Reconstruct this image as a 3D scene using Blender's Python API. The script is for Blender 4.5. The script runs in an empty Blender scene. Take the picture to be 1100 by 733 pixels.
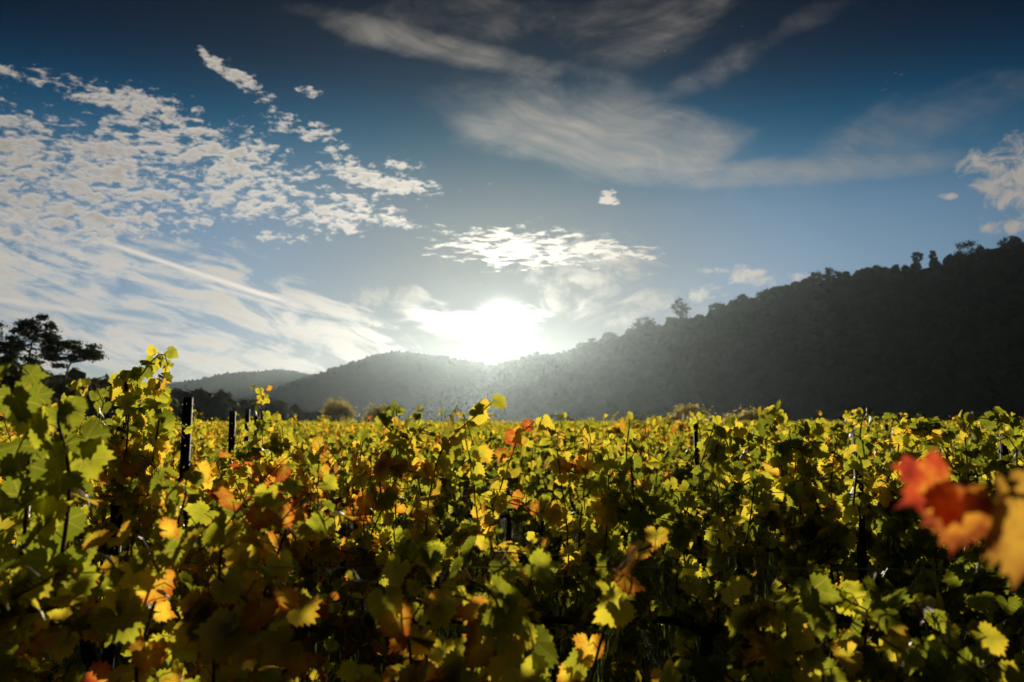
import bpy, math, random
import numpy as np
from mathutils import Vector, Matrix

R = math.radians
SC = bpy.context.scene
COL = SC.collection

# ---------------------------------------------------------------- camera
CAM_H, LENS, PITCH = 1.75, 28.0, 5.72
FPX = LENS / 36.0 * 1100.0
cam_data = bpy.data.cameras.new('camera')
cam_data.lens = LENS
cam_data.sensor_width = 36.0
cam_data.clip_start = 0.05
cam_data.clip_end = 20000.0
cam_data.dof.use_dof = True
cam_data.dof.focus_distance = 3.8
cam_data.dof.aperture_fstop = 3.2
cam = bpy.data.objects.new('camera', cam_data)
COL.objects.link(cam)
cam.location = (0, 0, CAM_H)
cam.rotation_euler = (R(90 + PITCH), 0, 0)
SC.camera = cam


def azel(px, py):
    """azimuth (right of +Y) and elevation in degrees of a direction seen in the photograph"""
    X, Y = (px - 550.0) / FPX, (366.5 - py) / FPX
    c, s = math.cos(R(PITCH)), math.sin(R(PITCH))
    y, z = c - Y * s, s + Y * c
    return math.degrees(math.atan2(X, y)), math.degrees(math.atan2(z, math.hypot(X, y)))


def at(px, py, dist):
    """world point at ground distance y = dist in that direction"""
    X, Y = (px - 550.0) / FPX, (366.5 - py) / FPX
    c, s = math.cos(R(PITCH)), math.sin(R(PITCH))
    y, z = c - Y * s, s + Y * c
    return Vector((X / y * dist, dist, CAM_H + z / y * dist))


# ---------------------------------------------------------------- sun and sky
SUN_AZ, SUN_EL = azel(540, 352)
sun_dir = Vector((math.sin(R(SUN_AZ)) * math.cos(R(SUN_EL)), math.cos(R(SUN_AZ)) * math.cos(R(SUN_EL)), math.sin(R(SUN_EL))))
sd = bpy.data.lights.new('sun', 'SUN')
sd.energy = 5.0
sd.angle = R(0.5)
sd.color = (1.0, 0.86, 0.66)
sun = bpy.data.objects.new('sun', sd)
COL.objects.link(sun)
sun.rotation_euler = (-sun_dir).to_track_quat('-Z', 'Y').to_euler()

SC.view_settings.view_transform = 'Standard'
SC.view_settings.look = 'None'
SC.view_settings.gamma = 1.0
SC.view_settings.exposure = 0.28
SC.view_settings.use_curve_mapping = False
SC.render.engine = 'CYCLES'
cy = SC.cycles
cy.max_bounces = 5
cy.diffuse_bounces = 2
cy.glossy_bounces = 1
cy.transmission_bounces = 3
cy.volume_bounces = 0
cy.transparent_max_bounces = 4
cy.caustics_reflective = False
cy.caustics_refractive = False
cy.use_denoising = True
cy.sample_clamp_indirect = 4.0
SC.render.use_motion_blur = False

world = bpy.data.worlds.new('World')
SC.world = world
world.use_nodes = True


class E:
    """a tiny expression layer over shader nodes"""
    nt = None

    def __init__(self, s):
        self.s = s

    @staticmethod
    def m(op, *a, clamp=False):
        n = E.nt.nodes.new('ShaderNodeMath')
        n.operation = op
        n.use_clamp = clamp
        for i, v in enumerate(a):
            if isinstance(v, E):
                E.nt.links.new(v.s, n.inputs[i])
            else:
                n.inputs[i].default_value = v
        return E(n.outputs[0])

    def __add__(a, b): return E.m('ADD', a, b)
    __radd__ = __add__
    def __sub__(a, b): return E.m('SUBTRACT', a, b)
    def __rsub__(a, b): return E.m('SUBTRACT', b, a)
    def __mul__(a, b): return E.m('MULTIPLY', a, b)
    __rmul__ = __mul__
    def __truediv__(a, b): return E.m('DIVIDE', a, b)
    def __pow__(a, b): return E.m('POWER', a, b)


def emax(a, b): return E.m('MAXIMUM', a, b)
def emin(a, b): return E.m('MINIMUM', a, b)
def esat(a): return E.m('ADD', a, 0.0, clamp=True)
def eexp(a): return E.m('EXPONENT', a)


def smooth(x, a, b, lo=0.0, hi=1.0):
    n = E.nt.nodes.new('ShaderNodeMapRange')
    n.interpolation_type = 'SMOOTHSTEP'
    E.nt.links.new(x.s, n.inputs[0])
    for i, v in zip((1, 2, 3, 4), (a, b, lo, hi)):
        n.inputs[i].default_value = v
    return E(n.outputs[0])


def vec(x, y, z=0.0):
    n = E.nt.nodes.new('ShaderNodeCombineXYZ')
    for i, v in enumerate((x, y, z)):
        if isinstance(v, E):
            E.nt.links.new(v.s, n.inputs[i])
        else:
            n.inputs[i].default_value = v
    return E(n.outputs[0])


def noise(v, scale, detail=4.0, rough=0.55, dist=0.0, lac=2.0, dims='3D'):
    n = E.nt.nodes.new('ShaderNodeTexNoise')
    n.noise_dimensions = dims
    E.nt.links.new(v.s, n.inputs['Vector'])
    for k, val in (('Scale', scale), ('Detail', detail), ('Roughness', rough), ('Distortion', dist), ('Lacunarity', lac)):
        n.inputs[k].default_value = val
    return E(n.outputs[0])


def mixc(f, a, b):
    n = E.nt.nodes.new('ShaderNodeMix')
    n.data_type = 'RGBA'
    n.clamp_factor = True
    ins = [s for s in n.inputs if s.enabled]
    for sck, v in zip((n.inputs[0], n.inputs[6], n.inputs[7]), (f, a, b)):
        if isinstance(v, E):
            E.nt.links.new(v.s, sck)
        elif isinstance(v, (int, float)):
            sck.default_value = v
        else:
            sck.default_value = (*v, 1.0)
    return E(n.outputs[2])


def vmath(op, a, b):
    n = E.nt.nodes.new('ShaderNodeVectorMath')
    n.operation = op
    for i, v in enumerate((a, b)):
        if isinstance(v, E):
            E.nt.links.new(v.s, n.inputs[i])
        else:
            n.inputs[i].default_value = v
    return E(n.outputs['Value'] if op == 'DOT_PRODUCT' else n.outputs[0])


def scale_rgb(a, f):
    n = E.nt.nodes.new('ShaderNodeVectorMath')
    n.operation = 'SCALE'
    if isinstance(a, E):
        E.nt.links.new(a.s, n.inputs[0])
    else:
        n.inputs[0].default_value = a
    if isinstance(f, E):
        E.nt.links.new(f.s, n.inputs['Scale'])
    else:
        n.inputs['Scale'].default_value = f
    return E(n.outputs[0])


def build_world():
    nt = world.node_tree
    nt.nodes.clear()
    E.nt = nt
    tc = nt.nodes.new('ShaderNodeTexCoord')
    sep = nt.nodes.new('ShaderNodeSeparateXYZ')
    nrm = nt.nodes.new('ShaderNodeVectorMath')
    nrm.operation = 'NORMALIZE'
    nt.links.new(tc.outputs['Generated'], nrm.inputs[0])
    nt.links.new(nrm.outputs[0], sep.inputs[0])
    D = E(nrm.outputs[0])
    x, y, z = (E(sep.outputs[i]) for i in range(3))
    DEG = 180 / math.pi
    az = E.m('ARCTAN2', x, y) * DEG
    el = E.m('ARCSINE', z) * DEG
    ang = E.m('ARCCOSINE', emin(vmath('DOT_PRODUCT', D, tuple(sun_dir)), 0.999999)) * DEG
    zc = emax(z, 0.03)
    plane = vec(x / zc, y / zc, 0.0)          # where the ray meets the cloud deck

    sky = nt.nodes.new('ShaderNodeTexSky')
    sky.sky_type = 'NISHITA'
    sky.sun_disc = False
    sky.sun_elevation = R(SUN_EL)
    sky.sun_rotation = R(SUN_AZ)
    sky.altitude = 100
    sky.air_density = 1.0
    sky.dust_density = SKY_DUST
    sky.ozone_density = SKY_OZONE
    base = E(sky.outputs[0])
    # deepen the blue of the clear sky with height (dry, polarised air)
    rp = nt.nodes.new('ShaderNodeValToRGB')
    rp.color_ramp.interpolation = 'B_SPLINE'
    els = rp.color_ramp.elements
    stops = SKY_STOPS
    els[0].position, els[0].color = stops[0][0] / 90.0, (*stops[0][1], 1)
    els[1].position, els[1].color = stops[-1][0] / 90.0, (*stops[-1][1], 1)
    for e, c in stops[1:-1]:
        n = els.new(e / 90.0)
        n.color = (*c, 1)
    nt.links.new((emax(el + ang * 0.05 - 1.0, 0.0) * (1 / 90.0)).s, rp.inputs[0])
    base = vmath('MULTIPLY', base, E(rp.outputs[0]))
    base = scale_rgb(base, smooth(ang, 27.0, 60.0, 1.0, 0.25))    # sky colour dimmed away from the sun, to cut fill light on the leaves
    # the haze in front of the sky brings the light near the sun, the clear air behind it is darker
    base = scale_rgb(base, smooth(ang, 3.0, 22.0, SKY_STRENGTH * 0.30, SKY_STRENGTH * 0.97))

    def blob(px, py, rx, ry, rot=0.0, w=1.0):
        a0, e0 = azel(px, py)
        k = DEG / FPX
        ce = math.cos(R(e0))
        u, v = (az - a0) * ce, el - e0
        c, s = math.cos(R(rot)), math.sin(R(rot))      # rot: clockwise in the picture
        p = (u * c - v * s) * (1 / (rx * k))
        q = (u * s + v * c) * (1 / (ry * k))
        return (1.0 - (p * p + q * q)) * w

    def union(bl):
        r = None
        for b in bl:
            t = emax(blob(*b), -2.5)
            r = t if r is None else emax(r, t)
        return r

    def streak(rot, along, across, seed, dist=0.0, detail=6.0, rough=0.6, a0=0.0, e0=15.0):
        c, s = math.cos(R(rot)), math.sin(R(rot))
        u, v = az - a0, el - e0
        warp = noise(vec(az * 0.06, el * 0.09, seed + 7.3), 1.0, 2.0, 0.5)
        v2 = v + (warp - 0.5) * dist
        p = (u * c - v2 * s) * along
        q = (u * s + v2 * c) * across
        return noise(vec(p, q, seed), 1.0, detail, rough)

    # --- dappled altocumulus deck at the left
    m = union(ALTO)
    ga = vec(az * 0.62 + el * 0.10, el * 1.25 - az * 0.10, 4.0)
    big = noise(ga, 0.30, 3.0, 0.55)
    fine = noise(ga, 1.85, 5.0, 0.60, 0.30)
    pufs = noise(vmath('ADD', ga, (0.0, 0.12, 0.0)), 1.85, 2.0, 0.55, 0.30)    # the side towards the sun, for shading
    t = (fine - 0.5) * 2.6 + (big - 0.5) * 1.5 + m * 0.30
    alto = smooth(t, -0.10, 0.50)
    thick = smooth(t * 0.6 + (pufs - fine) * 0.7, -0.10, 0.60)
    # --- bright flakes over the sun
    m2 = union(FLAKES)
    fl = noise(vmath('ADD', plane, (0.3, 9.7, 2.4)), 7.5, 6.0, 0.66, 0.3)
    flakes = smooth((fl - 0.5) * 2.6 + m2 * 0.34, 0.06, 0.30)
    # --- thin cirrus veils, upper middle
    m3 = union(CIRRUS)
    ci = streak(13, 0.06, 1.5, 2.0, 10.0, 8.0, 0.62)
    ci2 = streak(30, 0.09, 1.1, 5.0, 12.0, 8.0, 0.62, 0.0, 12.0)
    soft = noise(vec(az * 0.10 + el * 0.05, el * 0.22 - az * 0.04, 21.0), 1.0, 6.0, 0.58, 0.35)
    veil = smooth((soft - 0.5) * 1.5 + m3 * 0.40, -0.16, 0.62)
    cirrus = esat(veil * (0.62 + (ci - 0.5) * 0.8 + (ci2 - 0.5) * 0.9)) * 0.95

    # --- streaked bank low at the left
    m4 = union(BANK)
    bk = streak(17, 0.075, 0.72, 11.0, 6.0, 7.0, 0.62)
    bk2 = noise(vec(az * 0.24, el * 0.62 + az * 0.12, 3.0), 1.0, 7.0, 0.62, 1.3)
    tb = (bk - 0.5) * 2.2 + (bk2 - 0.5) * 1.9 + m4 * 0.36
    bank = smooth(tb, -0.10, 0.62)
    bthick = smooth(bk2 * 0.5 + bk * 0.5, 0.40, 0.66)

    # --- wisps right of the sun and the puffs at the right
    m5 = union(WISPS)
    ws = noise(vec(az * 0.20, el * 0.34, 8.0), 1.0, 7.0, 0.66, 2.0)
    wisps = smooth((ws - 0.5) * 2.2 + m5 * 0.36, -0.05, 0.75) * 0.75
    m6 = union(PUFFS)
    pf = noise(vec(az * 0.60, el * 0.85, 1.0), 1.0, 7.0, 0.66, 0.5)
    puffs = smooth((pf - 0.5) * 3.2 + m6 * 0.45, 0.0, 0.75)

    # --- contrails
    def trail(p0, p1, wpx, k):
        a0, e0 = azel(*p0)
        a1, e1 = azel(*p1)
        L = math.hypot(a1 - a0, e1 - e0)
        ux, uy = (a1 - a0) / L, (e1 - e0) / L
        s = (az - a0) * ux + (el - e0) * uy
        d = ((az - a0) * -uy + (el - e0) * ux) * (FPX / DEG / wpx)
        f = eexp(d * d * -1.0) * smooth(s, 0.0, L * 0.2) * smooth(s, L * 0.8, L, 1.0, 0.0)
        return f * k
    tr = emax(trail((85, 250), (330, 331), 2.6, 1.0), emax(trail((200, 300), (312, 332), 2.4, 0.5), trail((-60, 312), (190, 350), 3.0, 0.6)))

    # --- light of the clouds: sunlight scattered forward is brightest near the sun
    fwd = eexp(ang * -0.45) * 2.0 + eexp(ang * -0.062) * 0.60 + 0.17
    warm = mixc(smooth(ang, 4.0, 34.0), (1.0, 0.90, 0.76), (1.0, 0.91, 0.80))
    thin_c = scale_rgb(warm, fwd + 0.10)
    high = smooth(el, 4.0, 30.0, 1.0, 0.62)
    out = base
    out = mixc(cirrus, out, scale_rgb(warm, (fwd * 1.5) * high))
    out = mixc(bank * 0.90, out, scale_rgb(warm, (fwd * 1.25 + 0.22) * smooth(bthick, 0.0, 1.0, 1.30, 0.92)))
    out = mixc(wisps, out, scale_rgb(warm, fwd * 1.2))
    out = mixc(tr, out, scale_rgb(warm, fwd * 1.7 + 0.2))
    alt_l = (fwd * 1.95) * smooth(thick, 0.0, 1.0, 1.22, 0.74)
    out = mixc(alto * 0.90, out, scale_rgb(warm, alt_l))
    out = mixc(flakes * 0.95, out, scale_rgb(warm, fwd * 1.6))
    out = mixc(puffs * 0.88, out, scale_rgb(warm, fwd * 1.6))
    # --- the glare of the veiled sun in thin cloud
    glow = eexp(ang * ang * -0.8) * 8.0
    gl = scale_rgb((1.0, 0.94, 0.80), glow)
    out = vmath('ADD', out, gl)
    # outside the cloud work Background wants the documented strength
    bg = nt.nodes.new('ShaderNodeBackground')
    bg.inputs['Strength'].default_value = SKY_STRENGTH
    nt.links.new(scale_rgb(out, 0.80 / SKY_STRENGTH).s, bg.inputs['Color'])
    o = nt.nodes.new('ShaderNodeOutputWorld')
    nt.links.new(bg.outputs[0], o.inputs['Surface'])
    world.cycles.sampling_method = 'MANUAL'
    world.cycles.sample_map_resolution = 1024


HAZE_DENSITY, HAZE_G = 4.0e-5, 0.81
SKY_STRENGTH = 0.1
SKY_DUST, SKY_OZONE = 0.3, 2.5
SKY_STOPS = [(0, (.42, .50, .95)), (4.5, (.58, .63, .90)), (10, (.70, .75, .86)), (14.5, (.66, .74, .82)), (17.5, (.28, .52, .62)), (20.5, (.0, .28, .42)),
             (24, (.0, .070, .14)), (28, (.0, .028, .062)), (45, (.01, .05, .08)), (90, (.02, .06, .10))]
# cloud fields: centre in the photograph's directions, half sizes, tilt
ALTO = [(110, 190, 120, 44, 6), (235, 168, 105, 30, 18), (120, 105, 60, 12, 5), (270, 212, 110, 24, 4), (415, 236, 40, 7, 5), (400, 190, 50, 12, 12),
        (435, 177, 22, 6, 0), (300, 254, 24, 6, 4), (20, 225, 100, 34, 0), (262, 88, 34, 8, 28), (330, 97, 14, 5, 10), (8, 76, 12, 4, 0), (340, 150, 40, 12, 20)]
FLAKES = [(560, 267, 92, 22, 3), (655, 213, 11, 8, 20), (650, 268, 60, 9, 6), (540, 255, 20, 9, 0)]
CIRRUS = [(640, 140, 165, 50, 14, 1.1), (500, 58, 140, 16, 10), (800, 186, 190, 16, 2, .9), (800, 60, 170, 12, -24, .3), (960, 150, 130, 18, -10, .2), (600, 30, 110, 24, 0, .2)]
BANK = [(90, 300, 190, 52, 6), (330, 348, 180, 32, 7), (470, 352, 110, 22, 5), (100, 370, 300, 40, 0), (545, 352, 46, 22, 8)]
WISPS = [(640, 300, 85, 48, 18), (420, 318, 50, 12, -5), (700, 325, 60, 20, 5)]
PUFFS = [(1092, 190, 44, 34, 15, 1.3), (1086, 243, 24, 9, -5, 1.3), (808, 298, 26, 12, 10, 1.2), (770, 291, 22, 5, 4), (760, 316, 20, 9, 0), (1018, 211, 9, 4, 0), (860, 300, 20, 7, 0)]
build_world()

# ---------------------------------------------------------------- helpers
rng = np.random.default_rng(7)


def tag(o, label=None, cat=None, group=None, kind=None):
    if label: o['label'] = label
    if cat: o['category'] = cat
    if group: o['group'] = group
    if kind: o['kind'] = kind
    return o


def make_mesh(name, v, tris, mats, midx=None, uv=None, smooth_shade=False):
    v = np.asarray(v, np.float32)
    t = np.asarray(tris, np.int32)
    me = bpy.data.meshes.new(name)
    me.vertices.add(len(v))
    me.vertices.foreach_set('co', v.ravel())
    me.loops.add(t.size)
    me.loops.foreach_set('vertex_index', t.ravel())
    me.polygons.add(len(t))
    me.polygons.foreach_set('loop_start', np.arange(0, t.size, 3, dtype=np.int32))
    if uv is not None:
        l = me.uv_layers.new(name='leaf_uv')
        l.data.foreach_set('uv', np.asarray(uv, np.float32)[t.ravel()].ravel())
    for m in mats:
        me.materials.append(m)
    if midx is not None:
        me.polygons.foreach_set('material_index', np.asarray(midx, np.int32))
    if smooth_shade:
        me.polygons.foreach_set('use_smooth', np.ones(len(t), dtype=bool))
    me.update(calc_edges=True)
    return me


def link(name, me, parent=None, loc=(0, 0, 0), rz=0.0):
    o = bpy.data.objects.new(name, me)
    COL.objects.link(o)
    o.location = loc
    o.rotation_euler = (0, 0, rz)
    if parent is not None:
        o.parent = parent
    return o


class MB:
    """collects triangles"""
    def __init__(self):
        self.v, self.t, self.m, self.uv, self.n = [], [], [], [], 0

    def add(self, v, t, m=0, uv=None):
        v = np.asarray(v, float).reshape(-1, 3)
        t = np.asarray(t, np.int64).reshape(-1, 3)
        self.v.append(v)
        self.t.append(t + self.n)
        self.m.append(np.full(len(t), m))
        self.uv.append(np.zeros((len(v), 2)) if uv is None else uv)
        self.n += len(v)

    def tube(self, pts, rad, n=6, m=0, cap=True):
        P = np.asarray(pts, float)
        rad = np.broadcast_to(np.asarray(rad, float), (len(P),))
        T = np.gradient(P, axis=0)
        T /= np.linalg.norm(T, axis=1)[:, None] + 1e-9
        ref = np.array([0.31, 0.95, 0.05]) if abs(T[0][2]) > 0.8 else np.array([0, 0, 1.0])
        A = np.cross(T, ref); A /= np.linalg.norm(A, axis=1)[:, None] + 1e-9
        B = np.cross(T, A)
        th = np.arange(n) * 2 * np.pi / n
        V = (P[:, None] + rad[:, None, None] * (np.cos(th)[None, :, None] * A[:, None] + np.sin(th)[None, :, None] * B[:, None])).reshape(-1, 3)
        i = np.arange(len(P) - 1)[:, None] * n
        j = np.arange(n)[None]; k = (j + 1) % n
        a, b, c, d = i + j, i + k, i + n + k, i + n + j
        tr = np.concatenate([np.stack([a, b, c], -1).reshape(-1, 3), np.stack([a, c, d], -1).reshape(-1, 3)])
        if cap:
            V = np.vstack([V, P[0], P[-1]])
            e = (len(P) - 1) * n
            jj = np.arange(n); kk = (jj + 1) % n
            tr = np.vstack([tr, np.stack([kk, jj, np.full(n, len(V) - 2)], -1), np.stack([e + jj, e + kk, np.full(n, len(V) - 1)], -1)])
        self.add(V, tr, m)

    def box(self, c, s, m=0, rz=0.0):
        x, y, z = np.array(s) / 2
        V = np.array([[a * x, b * y, d * z] for d in (-1, 1) for b in (-1, 1) for a in (-1, 1)])
        co, si = math.cos(rz), math.sin(rz)
        V = np.stack([V[:, 0] * co - V[:, 1] * si, V[:, 0] * si + V[:, 1] * co, V[:, 2]], 1) + np.array(c)
        q = [(0, 2, 3, 1), (4, 5, 7, 6), (0, 1, 5, 4), (2, 6, 7, 3), (0, 4, 6, 2), (1, 3, 7, 5)]
        self.add(V, [t for a, b, d, e in q for t in ((a, b, d), (a, d, e))], m)

    def mesh(self, name, mats, smooth_shade=False, uv=False):
        return make_mesh(name, np.vstack(self.v), np.vstack(self.t), mats, np.concatenate(self.m),
                         np.vstack(self.uv) if uv else None, smooth_shade)


def fbm(x, y, seed, octs=4, base=1.0):
    """cheap value-noise sum for shaping terrain"""
    r = np.random.default_rng(seed)
    tab = r.random((64, 64)) * 2 - 1
    out = np.zeros(np.broadcast(x, y).shape)
    amp, f = 1.0, base
    for _ in range(octs):
        X, Y = x * f + 17.3, y * f + 5.1
        xi, yi = np.floor(X).astype(int), np.floor(Y).astype(int)
        fx, fy = X - xi, Y - yi
        fx = fx * fx * (3 - 2 * fx); fy = fy * fy * (3 - 2 * fy)
        g = lambda a, b: tab[a % 64, b % 64]
        out += amp * ((g(xi, yi) * (1 - fx) + g(xi + 1, yi) * fx) * (1 - fy) + (g(xi, yi + 1) * (1 - fx) + g(xi + 1, yi + 1) * fx) * fy)
        amp *= 0.5; f *= 2.03
    return out


# ---------------------------------------------------------------- materials
def material(name):
    m = bpy.data.materials.new(name)
    m.use_nodes = True
    nt = m.node_tree
    nt.nodes.clear()
    E.nt = nt
    out = nt.nodes.new('ShaderNodeOutputMaterial')
    return m, nt, out


def principled(nt, out, color, rough, metal=0.0, spec=0.5, bump=None):
    p = nt.nodes.new('ShaderNodeBsdfPrincipled')
    if isinstance(color, E):
        nt.links.new(color.s, p.inputs['Base Color'])
    else:
        p.inputs['Base Color'].default_value = (*color, 1)
    if isinstance(rough, E):
        nt.links.new(rough.s, p.inputs['Roughness'])
    else:
        p.inputs['Roughness'].default_value = rough
    p.inputs['Metallic'].default_value = metal
    p.inputs['Specular IOR Level'].default_value = spec
    if bump:
        b = nt.nodes.new('ShaderNodeBump')
        b.inputs['Strength'].default_value = bump[1]
        b.inputs['Distance'].default_value = bump[2]
        nt.links.new(bump[0].s, b.inputs['Height'])
        nt.links.new(b.outputs[0], p.inputs['Normal'])
    nt.links.new(p.outputs[0], out.inputs['Surface'])
    return p


def coord(nt, which='Object'):
    return E(nt.nodes.new('ShaderNodeTexCoord').outputs[which])


def ramp(f, stops, mode='LINEAR'):
    n = E.nt.nodes.new('ShaderNodeValToRGB')
    n.color_ramp.interpolation = mode
    e = n.color_ramp.elements
    e[0].position, e[0].color = stops[0][0], (*stops[0][1], 1)
    e[1].position, e[1].color = stops[-1][0], (*stops[-1][1], 1)
    for p, c in stops[1:-1]:
        k = e.new(p); k.color = (*c, 1)
    E.nt.links.new(f.s, n.inputs[0])
    return E(n.outputs[0])


def leaf_surface(nt, out, through, front, trans=0.6, gloss=0.05, rough=0.42):
    """a thin leaf: reflects a little, lets coloured light through, has a waxy sheen"""
    d = nt.nodes.new('ShaderNodeBsdfDiffuse')
    t = nt.nodes.new('ShaderNodeBsdfTranslucent')
    g = nt.nodes.new('ShaderNodeBsdfGlossy')
    g.inputs['Roughness'].default_value = rough
    g.inputs['Color'].default_value = (0.8, 0.8, 0.75, 1)
    nt.links.new(front.s, d.inputs[0])
    nt.links.new(through.s, t.inputs[0])
    mx = nt.nodes.new('ShaderNodeAddShader')
    nt.links.new(d.outputs[0], mx.inputs[0]); nt.links.new(t.outputs[0], mx.inputs[1])
    m2 = nt.nodes.new('ShaderNodeMixShader'); m2.inputs[0].default_value = gloss
    nt.links.new(mx.outputs[0], m2.inputs[1]); nt.links.new(g.outputs[0], m2.inputs[2])
    nt.links.new(m2.outputs[0], out.inputs['Surface'])


def vine_leaf_material(name, shift, detail=True):
    """autumn grape leaves: each leaf has its own stage between green, yellow, orange and red"""
    m, nt, out = material(name)
    geo = nt.nodes.new('ShaderNodeNewGeometry')
    oi = nt.nodes.new('ShaderNodeObjectInfo')
    rnd = E(geo.outputs['Random Per Island'])
    pos = E(geo.outputs['Position'])
    patch = noise(pos, 0.55, 2.0, 0.5)
    patch2 = noise(vmath('ADD', pos, (31.0, 4.0, 2.0)), 1.5, 2.0, 0.5)
    stage = rnd * 0.74 + (patch - 0.5) * 0.75 + (patch2 - 0.5) * 0.85 + (E(oi.outputs['Random']) - 0.5) * 0.16 + shift
    tint = nt.nodes.new('ShaderNodeSeparateColor')          # each vine may be further on or behind
    nt.links.new(oi.outputs['Color'], tint.inputs[0])
    stage = stage + (E(tint.outputs[0]) - 1.0)
    if detail:
        sp = nt.nodes.new('ShaderNodeSeparateXYZ')
        nt.links.new(coord(nt, 'UV').s, sp.inputs[0])
        u, v = E(sp.outputs[0]), E(sp.outputs[1])
        rr = E.m('SQRT', u * u + v * v)
        mott = noise(vec(u * 2.0, v * 2.0, rnd * 40.0), 1.0, 3.0, 0.6)
        stage = stage + (rr - 0.55) * 0.24 + (mott - 0.5) * 0.42
    thr = ramp(stage, [(0.00, (.13, .155, .010)), (0.22, (.31, .32, .018)), (0.40, (.49, .43, .026)), (0.54, (.62, .44, .034)),
                       (0.66, (.54, .26, .020)), (0.76, (.46, .15, .018)), (0.86, (.34, .05, .014)), (0.97, (.18, .05, .014))])
    frn = ramp(stage, [(0.00, (.011, .023, .004)), (0.24, (.022, .032, .005)), (0.42, (.045, .042, .007)), (0.56, (.070, .050, .008)),
                       (0.66, (.085, .040, .010)), (0.76, (.080, .022, .008)), (0.86, (.065, .010, .006)), (0.97, (.038, .018, .008))])
    if detail:
        au = E.m('ABSOLUTE', u)
        vein = None
        for a in (0.0, 52.0, 108.0):
            c, s = math.cos(R(a)), math.sin(R(a))
            along = au * s + v * c
            d = E.m('ABSOLUTE', au * c - v * s) + (smooth(along, -0.02, 0.02, 1.0, 0.0))
            vein = d if vein is None else emin(vein, d)
        # side veins leave the main ones like ribs
        wv = E.m('SINE', (v + au * 0.75) * 24.0)
        side = smooth(wv, 0.88, 1.0) * 0.35
        k = emax(smooth(vein, 0.010, 0.035, 1.0, 0.0), side)
        thr = mixc(k * 0.40, thr, (0.40, 0.32, 0.07))
        spots = smooth(noise(vec(u * 7.0, v * 7.0, rnd * 17.0), 1.0, 2.0, 0.5), 0.66, 0.72)
        thr = mixc(spots * smooth(stage, 0.3, 0.6), thr, (0.16, 0.06, 0.015))
    leaf_surface(nt, out, thr, frn, gloss=0.045)
    return m


def foliage_material(name, a, b, scale, through, gloss=0.02):
    m, nt, out = material(name)
    geo = nt.nodes.new('ShaderNodeNewGeometry')
    pos = E(geo.outputs['Position'])
    f = noise(pos, scale, 3.0, 0.6) * 0.7 + E(geo.outputs['Random Per Island']) * 0.45 - 0.1
    c = mixc(smooth(f, 0.25, 0.75), a, b)
    leaf_surface(nt, out, scale_rgb(c, through), c, gloss=gloss)
    return m


M = {}
M['leaf'] = vine_leaf_material('vine_leaf', -0.15)
M['leaf_far'] = vine_leaf_material('vine_leaf_small', -0.06, detail=False)

m, nt, out = material('vine_wood')
o = coord(nt)
n = noise(vmath('MULTIPLY', o, (1.0, 1.0, 0.15)), 60.0, 5.0, 0.65)
principled(nt, out, mixc(n, (.035, .022, .014), (.14, .10, .07)), 0.9, bump=(n, 0.8, 0.01))
M['wood'] = m
m, nt, out = material('vine_cane')
n = noise(coord(nt), 25.0, 3.0, 0.6)
principled(nt, out, mixc(n, (.09, .04, .018), (.18, .10, .042)), 0.8, spec=0.2)
M['cane'] = m
m, nt, out = material('leaf_stalk')
n = noise(coord(nt), 12.0, 2.0, 0.5)
principled(nt, out, mixc(n, (.18, .15, .03), (.24, .05, .03)), 0.5)
M['stalk'] = m
m, nt, out = material('weathered_steel')
n = noise(coord(nt), 18.0, 5.0, 0.65)
principled(nt, out, mixc(smooth(n, 0.35, 0.7), (.022, .022, .023), (.05, .036, .028)), 0.8, metal=0.1, spec=0.25, bump=(n, 0.15, 0.002))
M['steel'] = m
m, nt, out = material('galvanised_wire')
n = noise(coord(nt), 9.0, 3.0, 0.6)
principled(nt, out, mixc(n, (.35, .35, .34), (.6, .6, .58)), 0.32, metal=1.0)
M['wire'] = m
m, nt, out = material('vineyard_soil')
o = coord(nt)
n = noise(o, 1.4, 8.0, 0.65)
n2 = noise(o, 22.0, 5.0, 0.65)
c = mixc(smooth(n * 0.6 + n2 * 0.4, 0.38, 0.62), (.075, .05, .03), (.17, .12, .075))
c = mixc(smooth(noise(o, 0.35, 4.0, 0.6), 0.45, 0.6), c, (.045, .06, .018))
principled(nt, out, c, 0.95, spec=0.2, bump=(n2, 0.7, 0.05))
M['soil'] = m
m, nt, out = material('forest_floor')
n = noise(coord(nt), 0.08, 6.0, 0.65)
principled(nt, out, mixc(n, (.014, .024, .009), (.024, .032, .013)), 0.95, spec=0.1)
M['forest_floor'] = m
M['forest'] = foliage_material('forest_leaves', (.018, .030, .011), (.038, .047, .015), 0.05, 0.15, 0.0)
M['far_forest'] = foliage_material('far_forest_leaves', (.018, .026, .012), (.024, .031, .013), 0.02, 0.12, 0.0)
M['pine'] = foliage_material('pine_needles', (.014, .028, .010), (.036, .050, .014), 0.7, 0.5)
M['shrub'] = foliage_material('shrub_leaves', (.030, .042, .012), (.085, .082, .022), 0.6, 0.5)
M['olive_shrub'] = foliage_material('olive_shrub_leaves', (.11, .10, .03), (.22, .18, .05), 0.5, 2.2)
M['grass'] = foliage_material('grass_blades', (.04, .07, .012), (.12, .13, .03), 3.0, 1.2, 0.04)
m, nt, out = material('bark')
n = noise(vmath('MULTIPLY', coord(nt), (1, 1, 0.3)), 9.0, 5.0, 0.65)
principled(nt, out, mixc(n, (.03, .022, .016), (.10, .075, .055)), 0.9, bump=(n, 0.8, 0.03))
M['bark'] = m

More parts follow.
